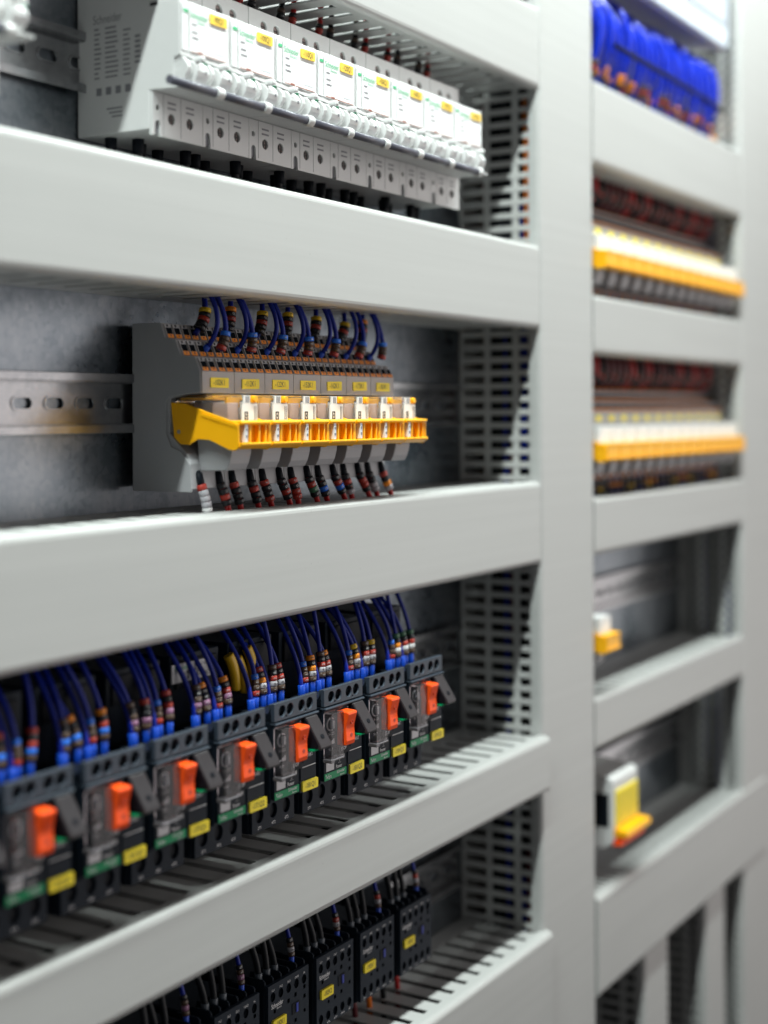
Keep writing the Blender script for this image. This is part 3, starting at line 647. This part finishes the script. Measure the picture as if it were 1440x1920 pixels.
# ------------------------------------------------------------------ orange-handled motor breakers
WG = 0.0467; PG = 0.0554; ZG = -0.20
def make_gv():
    t = thing('motor_breaker', 'x', 'breaker', (0, 0, 0), 'orange-handled breakers')
    W = WG
    # main body
    prof = [(0.0718,-0.2615),(0.0718,-0.1440),(0.0250,-0.1440),(0.0250,-0.1860),(0.0000,-0.1900),(-0.0070,-0.1900),(-0.0070,-0.2400),(0.0098,-0.2400),(0.0098,-0.2615)]
    MB().prism(prof, 0, W).build('housing', GVBODY, t, 0.0005, 1)
    MB().box(0.004, W-0.004, 0.0235, 0.0249, -0.1640, -0.1475).build('upper_panel', BLACKP, t, 0.0004, 1)
    # lower terminal block
    lh = [circ(x, -0.2512, 0.0039, 16, 0.0046) for x in (0.0085, 0.0232, 0.0375)]
    lt = MB().plate([(0.0004,-0.2612),(W-0.0004,-0.2612),(W-0.0004,-0.2405),(0.0004,-0.2405)], lh, 0.0072, 0.0097).build('lower_terminal_face', GVBODY, t, 0.0003, 1)
    for x, s in ((0.0085, '2T1'), (0.0232, '4T2'), (0.0375, '6T3')): text(s, 0.0026, INKW, lt, (x, 0.0071, -0.2588))
    for x in (0.0085, 0.0232, 0.0375): MB().cyl((x, 0.0092, -0.2512), (x, 0.0097, -0.2512), 0.0038, None, 14).build('terminal_screw', BLACKP, t)
    # auxiliary block on top with four openings
    hx = (0.0085, 0.0170, 0.0295, 0.0385)
    MB().prism([(0.0240,-0.1905),(0.0240,-0.1850),(-0.0050,-0.1850),(-0.0078,-0.1800),(-0.0078,-0.1900)], 0.0002, W-0.0002).build('auxiliary_block', BLACKP, t, 0.0004, 1)
    MB().box(0.0003, W-0.0003, -0.0082, -0.0060, -0.1850, -0.1792).build('auxiliary_rear_wall', GVAUX, t)
    af = MB().plate([(0.0,-0.1898),(W,-0.1898),(W,-0.1786),(0.0,-0.1786)], [circ(x, -0.1842, 0.0036, 18) for x in hx]+[circ(0.0128, -0.1880, 0.0007, 8), circ(0.0340, -0.1880, 0.0007, 8)], -0.0104, -0.0078).build('auxiliary_face', GVAUX, t, 0.0004, 1)
    for x in hx: MB().cyl((x, -0.0082, -0.1842), (x, -0.0078, -0.1842), 0.0035, None, 14).build('opening_floor', VOID, t)
    MB().box(0.0, W+0.0006, -0.0118, -0.0070, -0.1920, -0.1906).build('shelf_rim', GVAUX, t, 0.0004, 1)
    # front panel
    fp = MB().box(0.0006, W-0.0006, -0.0096, -0.0071, -0.2380, -0.1922).build('front_panel', GVBODY, t, 0.0004, 1)
    MB().box(0.0280, W-0.0012, -0.0104, -0.0096, -0.2318, -0.2105).build('start_panel', GVBODY, fp, 0.0003, 1)
    MB().box(0.0306, 0.0440, -0.0107, -0.0104, -0.2208, -0.2128).build('start_frame', GVBODY, fp)
    text('START', 0.0034, INKW, fp, (0.0373, -0.0108, -0.2168), sx=0.8)
    MB().box(0.0300, 0.0445, -0.0106, -0.0104, -0.2238, -0.2234).build('start_line', INKW, fp)
    # transparent cover
    tc = MB().box(0.0004, 0.0148, -0.0158, -0.0151, -0.2232, -0.1936).box(0.0004, 0.0011, -0.0150, -0.0098, -0.2232, -0.1936).box(0.0012, 0.0148, -0.0150, -0.0098, -0.1943, -0.1936).build('clear_cover', SMOKE, t)
    MB().plate(circ(0.0082, -0.2020, 0.0043, 18), [circ(0.0082, -0.2020, 0.0036, 18)], -0.0103, -0.0097).build('dial_ring', INKW, tc)
    MB().cyl((0.0082, -0.0118, -0.2020), (0.0082, -0.0097, -0.2020), 0.0034, None, 16).build('dial', GVAUX, tc)
    MB().box(0.0078, 0.0086, -0.0124, -0.0118, -0.2045, -0.1995).build('dial_pointer', INKW, tc)
    text('1.6-2.5', 0.0026, INKW, tc, (0.0085, -0.0100, -0.2085))
    MB().plate([(0.0060,-0.2150),(0.0118,-0.2118),(0.0118,-0.2150)], [], -0.0103, -0.0097).build('symbol', INKW, tc)
    text('TEST', 0.0022, INKW, tc, (0.0080, -0.0100, -0.2185))
    MB().box(0.0002, 0.0148, -0.0165, -0.0100, -0.2242, -0.2230).box(-0.0012, 0.0030, -0.0168, -0.0100, -0.2252, -0.2228).build('cover_hinge', mat('clear_edge', (0.30, 0.28, 0.30), 0.25, trans=0.5), tc, 0.0003, 1)
    # rocker handle
    rk = [(-0.0097,-0.1945),(-0.0185,-0.1950),(-0.0192,-0.1962),(-0.0172,-0.2040),(-0.0170,-0.2060),(-0.0176,-0.2140),(-0.0170,-0.2168),(-0.0097,-0.2172)]
    hd = MB().prism(rk, 0.0155, 0.0262).build('rocker_handle', HANDLE, t, 0.0012, 3)
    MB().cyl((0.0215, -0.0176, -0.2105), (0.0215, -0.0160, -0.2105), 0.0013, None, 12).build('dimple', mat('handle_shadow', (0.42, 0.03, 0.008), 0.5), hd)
    MB().plate(circ(0.0215, -0.2020, 0.0014, 14), [circ(0.0215, -0.2020, 0.0010, 14)], -0.0183, -0.0165).build('zero_mark', mat('handle_mark', (0.55, 0.05, 0.01), 0.5), hd)
    MB().box(0.0148, 0.0268, -0.0120, -0.0096, -0.2232, -0.2175).build('stop_recess', BLACKP, t, 0.0003, 1)
    text('STOP', 0.0032, INKW, fp, (0.0205, -0.0121, -0.2198), sx=0.85)
    text('OFF', 0.0026, INKR, fp, (0.0205, -0.0098, -0.1934))
    # hinged start flap: wedge opening towards the viewer
    fl = [(-0.0098,-0.1925),(-0.0125,-0.1922),(-0.0232,-0.2085),(-0.0238,-0.2105),(-0.0225,-0.2118),(-0.0205,-0.2112),(-0.0098,-0.2112)]
    wg = MB().prism(fl, 0.0315, 0.0440).build('start_flap', FLAP, t, 0.0006, 2)
    MB().prism([(-0.0097,-0.1932),(-0.0122,-0.1932),(-0.0216,-0.2086),(-0.0212,-0.2108),(-0.0097,-0.2108)], 0.0310, 0.0318).build('flap_cheek', BLACKP, wg)
    MB().cyl((0.0378, -0.0190, -0.2050), (0.0378, -0.0208, -0.2040), 0.0016, None, 12).build('dimple', BLACKP, wg)
    MB().prism([(-0.0200,-0.2114),(-0.0097,-0.2114),(-0.0097,-0.2126),(-0.0196,-0.2124)], 0.0290, 0.0448).build('green_edge', GREEN, wg)
    for k in range(3): text(('ON', 'RESET', 'I')[k], 0.0020, INKW, fp, (0.0290, -0.0098, -0.1955-k*0.004), (math.pi/2, -math.pi/2, 0))
    # print
    MB().box(0.0030, 0.0122, -0.0099, -0.0096, -0.2322, -0.2250).build('code_sticker', STICK, fp)
    text('GV2ME08', 0.0034, INKW, fp, (0.0205, -0.0098, -0.2255), sx=0.62)
    text('_/_', 0.0026, INKW, fp, (0.0190, -0.0098, -0.2280))
    text('Power', 0.0034, INKW, fp, (0.0182, -0.0098, -0.2312), sx=0.8)
    gs = MB().box(0.0008, 0.0268, -0.0101, -0.0096, -0.2378, -0.2332).build('green_strip', GREEN, fp)
    text('TeSys', 0.0034, INKW, gs, (0.0018, -0.0102, -0.2356), align='LEFT', sx=0.85)
    text('Schneider', 0.0030, INKW, gs, (0.0150, -0.0102, -0.2345), align='LEFT', sx=0.78)
    text('Electric', 0.0017, INKW, gs, (0.0190, -0.0102, -0.2369), align='LEFT')
    MB().box(0.0278, W-0.0008, -0.0103, -0.0096, -0.2392, -0.2322).build('label_holder', GVAUX, fp, 0.0002, 1)
    return t
gv_text = ['-151Q2', '-161Q1', '-161Q2', '-171Q1', '-171Q2', '-181Q1', '-181Q2', '-191Q1', '-191Q2']
gv0 = make_gv(); gvs = []
gvn = ['the left edge breaker', 'the leftmost whole orange-handled breaker', 'the second whole orange-handled breaker', 'the breaker left of -171Q2', 'breaker -171Q2', 'breaker -181Q1', 'breaker -181Q2', 'the second last breaker', 'the rightmost breaker']
gvl = ['charcoal breaker cut off at the left edge, only its grey flap showing', 'most blurred charcoal breaker with orange rocker, leftmost fully in view', 'charcoal breaker with orange rocker, second from the left in view',
       'charcoal breaker with orange rocker just left of the one labelled -171Q2', 'charcoal breaker with orange rocker and yellow label reading -171Q2', 'sharpest charcoal breaker with orange rocker, yellow label reading -181Q1',
       'charcoal breaker with orange rocker and yellow label reading -181Q2', 'charcoal breaker with orange rocker, second from the right end of its row', 'charcoal breaker with orange rocker at the right end of its row']
for i in range(9):
    o = gv0 if i == 0 else copy_tree(gv0)
    o.location = (0.7252+(i-5)*PG+random.uniform(-0.0005, 0.0005), random.uniform(-0.0004, 0.0004), random.uniform(-0.0005, 0.0005)); o['label'] = gvl[i]; gvs.append(o)
for i, o in enumerate(gvs):
    y = MB().plate(rrect(0.0290, 0.0462, -0.2388, -0.2325, 0.0008), [], -0.0116, -0.0100).build('yellow_label', YELLOW, o)
    text(gv_text[i], 0.0046, INK, y, (0.0376, -0.0117, -0.2357), sx=0.82); jitter(y, 0.0003, 1.0)
st = MB().box(-0.0010, 0.0360, 0.0225, 0.0234, -0.1600, -0.1490).build('white_sticker', STICK, gvs[4])
text('Schneider', 0.0042, GREEN, st, (0.001, 0.0223, -0.1515), align='LEFT', sx=0.8); text('CE', 0.0062, INK, st, (0.0215, 0.0223, -0.1560)); text('UK', 0.0036, INK, st, (0.0125, 0.0223, -0.1548)); text('CA', 0.0036, INK, st, (0.0125, 0.0223, -0.1580))
text('2 G42', 0.0032, INK, st, (0.0300, 0.0223, -0.1512)); text('EAC', 0.0036, INK, st, (0.0305, 0.0223, -0.1575))

gv_seq = [[[2,0,1,6,1],[2,0,3,6,1],[6,1,1,2],[2,0,2,6,1]], [[1,0,0,6,1],[2,0,1,6,1],[6,1,1,2],[2,0,2,6,1]], [[1,0,1,6,1],[3,0,1,6,1],[6,1,1,2],[3,0,2,6,1]],
          [[1,0,1,7,1],[2,0,0,7,1],[6,1,1,2],[2,0,2,7,1]], [[1,0,1,7,1],[3,0,0,7,1],[6,1,1,2],[3,0,2,7,1]],
          [[6,1,1,2],[2,0,3,8,1],[1,0,2,8,1],[2,0,2,8,1]], [[6,1,1,2],[3,0,3,8,1],[1,0,2,8,1],[3,0,2,8,1]], [[6,1,1,2],[4,0,3,8,1],[1,0,2,8,1],[4,0,2,8,1]], [[6,1,1,2],[5,0,3,9,1],[5,0,2,9,1],[5,0,2,9,1]]]
for i in range(9):
    bx = 0.7252+(i-5)*PG
    offs = (0.0110, 0.0190, 0.0300, 0.0385) if i >= 5 else (0.0080, 0.0180, 0.0295, 0.0385)
    for k, xo in enumerate(offs):
        seq = gv_seq[i][k]
        a = Vector((bx+xo, 0.0115, -0.1826))
        ex = random.uniform(-0.020, 0.010); ey = random.uniform(0.022, 0.058)
        four = len(seq) == 4
        s0 = 0.0048+random.uniform(0, 0.0012)
        pth = bez(a, a+Vector((random.uniform(-0.001, 0.001), -0.0005, 0.018)), a+Vector((ex*0.3+random.uniform(-0.004, 0.004), random.uniform(-0.004, 0.008), 0.034)), a+Vector((ex, ey-0.0115, 0.066)), 18)
        wire('blue wire, %s top ring, %s of four above %s' % (CNAME[seq[0]], ORD[k], gvn[i]), pth, 0.00155, BLUEW, rings=list(reversed(seq)), r_ring=0.0024 if four else 0.0030, hring=0.0034, s0=s0,
             ferrule=FERR, fr=0.0024, fl=0.009, group='coded blue wires above the orange-handled breakers', digits=4 <= i <= 7)
    for k, xo in enumerate((0.0055, 0.0248)):
        a = Vector((bx+xo, 0.0105, -0.1832)); ex = random.uniform(-0.012, 0.002)
        wire('plain blue wire, %s of two above %s' % (ORD[k], gvn[i]), bez(a, a+Vector((0, 0.001, 0.022)), a+Vector((ex*0.4, 0.012, 0.036)), a+Vector((ex, 0.034, 0.066)), 14), 0.00155, BLUEW,
             ferrule=FERR, fr=0.0026, fl=0.0095, group='plain blue wires above the orange-handled breakers')
for k, (x, z0, z1) in enumerate(((0.7275, -0.172, -0.150), (0.7365, -0.175, -0.153), (0.7465, -0.172, -0.148), (0.5130, -0.176, -0.156), (0.5260, -0.176, -0.154))):
    wire('yellow sleeve behind the blue wires, %s from the %s' % (ORD[k if k < 3 else k-3], 'breaker -181Q1 side' if k < 3 else 'left edge'), bez((x, 0.0200, z0), (x-0.001, 0.0190, z0+0.007), (x-0.003, 0.0195, z1-0.006), (x-0.006, 0.0215, z1)), 0.0034, YELW, group='yellow sleeves behind the blue wires', name='yellow_sleeve', cat='sleeve')

# ------------------------------------------------------------------ black contactors
WK = 0.0468; PK = 0.0557
def make_contactor():
    t = thing('contactor', 'x', 'contactor', (0, 0, 0), 'black contactors in the lowest row')
    W = WK
    prof = [(0.0718,-0.4240),(0.0718,-0.3700),(0.0420,-0.3700),(0.0420,-0.3720),(0.0225,-0.3720),(0.0225,-0.4180),(0.0350,-0.4240)]
    MB().prism(prof, 0, W).build('housing', GVBODY, t, 0.0005, 1)
    xs = [0.0055+k*0.0089 for k in range(5)]
    hu = [circ(x, -0.3772, 0.0027, 14, 0.0031) for x in xs]
    hl = [circ(x, -0.4115, 0.0027, 14, 0.0031) for x in xs]
    sq = [[(x-s, z-s), (x+s, z-s), (x+s, z+s), (x-s, z+s)] for x, z, s in ((0.0075,-0.3870,0.0012),(0.0230,-0.3855,0.0014),(0.0310,-0.3840,0.0014),(0.0415,-0.3822,0.0013),(0.0415,-0.3885,0.0013),(0.0415,-0.3980,0.0012),(0.0230,-0.4020,0.0013),(0.0310,-0.4010,0.0013),(0.0150,-0.4025,0.0011))]
    ff = MB().plate([(0.0004,-0.4178),(W-0.0004,-0.4178),(W-0.0004,-0.3690),(0.0004,-0.3690)], hu+hl+sq, 0.0196, 0.0224).build('front_face', mat('contactor_face', (0.014, 0.0205, 0.031), 0.5, var=0.12, bump=0.15, spec=0.12), t, 0.0003, 1)
    for k in range(6):
        x = 0.0010+k*0.0089
        MB().prism([(0.0225,-0.3725),(0.0225,-0.3668),(0.0240,-0.3656),(0.0405,-0.3656),(0.0415,-0.3725)], x-0.0006, x+0.0006).build('partition', GVBODY, t)
    MB().box(0.0268, 0.0352, 0.0192, 0.0197, -0.3962, -0.3890).build('status_window', BLACKP, ff)
    MB().box(0.0310, 0.0332, 0.0187, 0.0193, -0.3955, -0.3897).build('blue_carriage', mat('carriage_blue', (0.01, 0.03, 0.32), 0.4), ff)
    text('Schneider', 0.0044, INKW, ff, (0.0035, 0.0194, -0.3832), align='LEFT', sx=0.75); text('Electric', 0.0018, INKW, ff, (0.0095, 0.0194, -0.3857), align='LEFT')
    for x, s in zip(xs, ('1/L1', '3/L2', '5/L3', '13NO', 'A1')): text(s, 0.0019, INKW, ff, (x, 0.0194, -0.3728))
    for x, s in zip(xs, ('2/T1', '4/T2', '6/T3', '14NO', 'A2')): text(s, 0.0019, INKW, ff, (x, 0.0194, -0.4162))
    return t
k_text = ['-162K2', '-172K1', '-172K2', '-182K1', '-182K2', '-192K1', '-192K2']
kl = ['x', 'black contactor mostly below the lower picture edge, left of the one at the bottom edge', 'black contactor at the bottom edge, left of the one labelled 182K1', 'black contactor with yellow label reading 182K1 at the bottom edge',
      'black contactor with yellow label reading -182K2', 'black contactor second from the right end of the lowest row', 'rightmost black contactor of the lowest row']
kn = ['', 'contactor in the lower left corner', 'contactor left of 182K1', 'contactor 182K1', 'contactor -182K2', 'second contactor from the right', 'rightmost contactor']
con0 = make_contactor()
cons = [con0]+[copy_tree(con0) for _ in range(5)]
for i in range(1, 7):
    o = cons[i-1]
    bx = 0.8152+(i-4)*PK; o.location = (bx, 0, 0); o['label'] = kl[i]
    y = MB().plate(rrect(0.0040, 0.0186, -0.3982, -0.3918, 0.0008), [], 0.0180, 0.0196).build('yellow_label', YELLOW, o)
    text(k_text[i], 0.0046, INK, y, (0.0113, 0.0179, -0.3950), sx=0.72); jitter(y)
    for k in range(3):
        a = Vector((bx+0.0055+k*0.0089, 0.031, -0.3680)); ex = random.uniform(-0.006, 0.001)
        wire('black wire, %s of three into the top of the %s' % (ORD[k], kn[i]), bez(a, a+Vector((0, 0, 0.012)), a+Vector((ex, 0.003, 0.024)), a+Vector((ex*2, 0.012, 0.050))), 0.0021, BLACKW, ferrule=GFERR, fr=0.0027, fl=0.008, group='black wires into the contactors')
    a = Vector((bx+0.0055+3.9*0.0089, 0.029, -0.3670))
    wire('ringed thin wire into the top right of the '+kn[i], bez(a, a+Vector((0, 0, 0.010)), a+Vector((-0.001, 0.002, 0.024)), a+Vector((-0.006, 0.012, 0.050))), 0.0015, BLUEW,
         rings=[1, (6, 7, 7, 8, 8, 8, 8)[i], 2 if i > 3 else 1, 0], r_ring=0.0023, hring=0.0032, s0=0.0035, ferrule=FERR, fr=0.0019, fl=0.006, group='coded wires into the contactors', digits=i in (2, 3, 4))

# coloured wiring glimpsed below the right contactors
for k, (x, m, nme) in enumerate(((0.905, DREDW, 'dark red'), (0.925, ORANGEW, 'orange'), (0.945, BLACKW, 'black'), (0.966, REDW, 'red'))):
    wire('%s wire below the rightmost contactors' % nme, bez((x, 0.05, -0.4235), (x, 0.048, -0.431), (x+0.002, 0.046, -0.440), (x+0.004, 0.048, -0.462)), 0.0022, m, group='wires below the contactors')

# ------------------------------------------------------------------ wires inside the vertical ducts, seen through their slots
for k, (x, y, m, nme, z0, z1) in enumerate(((1.142, 0.016, ORANGEW, 'orange', 0.12, 0.272), (1.147, 0.022, BLUEW, 'blue', -0.05, 0.185), (1.143, 0.037, BLUEW, 'second blue', -0.45, 0.10), (1.150, 0.060, DREDW, 'dark red', -0.5, 0.35),
        (1.141, 0.018, BLUEW, 'third blue', 0.035, 0.12), (1.146, 0.033, DREDW, 'second dark red', -0.2, 0.05), (1.142, 0.015, DREDW, 'third dark red', -0.55, -0.38), (1.141, 0.020, BLUEW, 'fourth blue', -0.60, -0.40), (1.147, 0.045, BLACKW, 'black', -0.5, 0.38))):
    wire('%s wire glimpsed through the slots of the middle vertical duct' % nme, bez((x, y, z0), (x+0.002, y+0.002, z0*0.7+z1*0.3), (x-0.001, y, z0*0.3+z1*0.7), (x+0.003, y+0.004, z1)), 0.0026, m, group='wires inside the middle vertical duct')
for k, (x, y, m, nme, z0, z1) in enumerate(((1.701, 0.03, BLUEW, 'blue', -0.45, -0.28), (1.703, 0.05, BLUEW, 'second blue', -0.42, 0.2), (1.702, 0.02, BLUEW, 'third blue', -0.30, -0.2), (1.705, 0.04, BLUEW, 'fourth blue', 0.18, 0.24))):
    wire('%s wire glimpsed through the slots of the right edge duct' % nme, bez((x, y, z0), (x, y+0.004, z0*0.7+z1*0.3), (x+0.002, y, z0*0.3+z1*0.7), (x+0.004, y+0.004, z1)), 0.0040, m, group='wires inside the right vertical duct')

# ------------------------------------------------------------------ far rows of relays on the right
far0 = make_relay(False)
MB().plate(rrect(0.0088, 0.0222, 0.0163, 0.0218, 0.0007), [], 0.0190, 0.0197).build('yellow_label', YELLOW, far0)
first = True
for row, (dz, n, x0, nm) in enumerate(((0.1555, 13, 1.262, 'upper'), (-0.025, 13, 1.262, 'lower'))):
    for i in range(n):
        o = far0 if first else copy_tree(far0); first = False
        o.location = (x0+i*WR, 0.002, dz); o['label'] = 'blurred relay with amber lever, %s from the left in the %s far row' % (ORD[i], nm)
        for k, xo in enumerate((0.008, 0.024)):
            a = Vector((x0+i*WR+xo, 0.046, dz+0.0500)); zt = dz+0.082
            wire('%s wire on the %s side above the %s relay of the %s far row' % (('dark red', 'red', 'black')[(i*2+k) % 3], ('left', 'right')[k], ORD[i], nm),
                 bez(a, a+Vector((0, -0.010, 0.006)), a+Vector((0.003, -0.014, 0.014)), (a.x+0.004, 0.038, zt)), 0.0031, (DREDW, REDW, BLACKW)[(i*2+k) % 3] if (i+k) % 4 else DREDW, rings=[0, 2, 1] if k else [1, 0], r_ring=0.0036, s0=0.010, group='wires above the %s far relays' % nm)
            b = Vector((x0+i*WR+xo-0.004, 0.025, dz-0.0400))
            wire('%s-ringed wire, %s side, below %s relay of the %s far row' % (('brown', 'orange')[k], ('left', 'right')[k], ORD[i], nm),
                 bez(b, b+Vector((0, -0.002, -0.006)), b+Vector((0.002, -0.003, -0.012)), b+Vector((0.004, 0.002, -0.034))), 0.0022, (BLACKW, BLUEW)[(i+k) % 2], rings=[0, 3 if (i+k) % 3 == 0 else 1, 4 if (i % 4 == k) else 0], r_ring=0.0031, s0=0.002, group='wires below the %s far relays' % nm)
o = copy_tree(far0); o.location = (1.261, 0.002, -0.2035); o['label'] = 'single amber-lipped relay half hidden behind the middle vertical duct'

# white and yellow module on the lower right rail
t = thing('monitoring_module', 'white module with yellow front and amber lip on the lower right rail', 'module', (1.294, 0, 0))
Wm = 0.064
MB().prism([(0.072,-0.4150),(0.072,-0.3480),(0.040,-0.3440),(0.006,-0.3480),(0.002,-0.3520),(0.002,-0.4100),(0.012,-0.4170)], 0, Wm).build('housing', WHITE, t, 0.0015, 3)
MB().box(-0.0004, 0.0004, 0.0060, 0.0300, -0.3960, -0.3640).build('side_window', BLACKP, t)
yp = MB().box(0.006, Wm-0.004, 0.0002, 0.0021, -0.3960, -0.3620).build('yellow_panel', YELLOW, t, 0.0006, 1)
for k in range(6): MB().box(0.010+k*0.0082, 0.0112+k*0.0082, -0.0002, 0.0003, -0.3940, -0.3640).build('panel_line', mat('panel_line', (0.45, 0.36, 0.06), 0.5), yp)
MB().prism([(0.002,-0.3970),(-0.0110,-0.3985),(-0.0120,-0.4040),(0.002,-0.4050)], 0.003, Wm+0.001).build('upper_lip', AMBER, t, 0.0008, 2)
MB().prism([(0.002,-0.4070),(-0.0060,-0.4080),(-0.0060,-0.4130),(0.004,-0.4140)], 0.003, Wm-0.003).build('lower_lip', HANDLE, t, 0.0008, 2)
MB().box(0.004, Wm-0.020, 0.046, 0.060, -0.3478, -0.3430).build('orange_top_strip', PUSH, t, 0.0006, 1)
wire('dark red wire under the white and yellow module', bez((1.276, 0.02, -0.418), (1.276, 0.018, -0.428), (1.278, 0.017, -0.436), (1.280, 0.02, -0.462)), 0.0028, REDW)
wire('black wire under the white and yellow module', bez((1.286, 0.024, -0.418), (1.286, 0.022, -0.428), (1.288, 0.021, -0.436), (1.290, 0.024, -0.462)), 0.0028, BLACKW)

# ------------------------------------------------------------------ blue wire bundle and pale device, upper right
NB = 40
TENS = ['', '', 'twenty-', 'thirty-', 'forty-']
def ordw(n):
    w_ = ORD+['fifteenth', 'sixteenth', 'seventeenth', 'eighteenth', 'nineteenth', 'twentieth']
    return w_[n-1] if n <= 20 else ({30: 'thirtieth', 40: 'fortieth'}[n] if n in (30, 40) else TENS[n//10]+ORD[n % 10-1])
for i in range(NB):
    f = i/(NB-1)
    x = 1.262+f*0.345+random.uniform(-0.002, 0.002)
    bul = 0.005+(0.004, -0.004, 0.001, 0.006, -0.002)[i % 5]+random.uniform(-0.002, 0.002); yb = 0.030+random.uniform(-0.006, 0.006)
    zt = 0.397+(0.004, -0.006, 0.0, 0.006, -0.003)[i % 5]+random.uniform(-0.003, 0.003); zb = 0.318
    sw = random.uniform(-0.002, 0.002)-0.008
    p = bez((x+sw, 0.045, zt), (x+sw*0.8, -bul*1.3, zt+0.002), (x, -bul, zb+0.030), (x+0.004, yb-0.012, zb-0.006), 16)
    wire('%s blue wire from the left in the arching bundle at upper right' % ordw(i+1), list(reversed(p)), 0.0029, BLUEB, rings=random.choice(([0, 3], [1, 2, 1], [0, 3, 3], [2, 1])) if i % 2 == 0 else None, r_ring=0.0046, hring=0.0048, s0=0.006, group='blue wires of the arching bundle')
tie = MB().tube(bez((1.285, -0.008, 0.345), (1.40, -0.012, 0.340), (1.50, -0.012, 0.342), (1.60, -0.008, 0.338), 20), 0.0024).build('cable_tie', BLACKP)
tag(tie, 'dark tie strap across the arching blue wire bundle', 'cable tie')
for i in range(14):
    x = 1.266+i*0.0300
    tb = thing('terminal_block', 'terminal block %s from the left under the blue bundle, mostly hidden' % ORD[i], 'terminal', (x, 0, 0.306), 'terminal blocks under the blue bundle')
    MB().prism([(0.072, 0), (0.072, 0.034), (0.045, 0.034), (0.024, 0.012), (0.022, 0)], 0, 0.0280).build('housing', RGREY, tb, 0.0005, 1)
    MB().prism([(0.043, 0.034), (0.026, 0.0155), (0.0245, 0.017), (0.0415, 0.0352)], 0.004, 0.024).build('release_button', PUSH if i % 3 else RINGC[2], tb)
t = thing('control_unit', 'pale grey unit hanging over the blue wire bundle at upper right', 'control unit', (1.27, 0.014, 0.410))
MB().prism([(0.061, 0.012), (0.061, 0.14), (-0.018, 0.14), (-0.022, 0.135), (-0.022, 0.002), (-0.016, 0.0), (0.010, 0.006)], 0, 0.350).build('housing', BEIGE, t, 0.002, 3)
vp = MB().box(0.010, 0.340, -0.0232, -0.0221, 0.026, 0.13).build('front_panel', mat('panel_grey', (0.42, 0.45, 0.52), 0.5), t, 0.0006, 1)
for k in range(30): MB().box(0.016+k*0.0108, 0.0185+k*0.0108, -0.0236, -0.0232, 0.030, 0.126).build('vent_slat', BEIGE, vp)
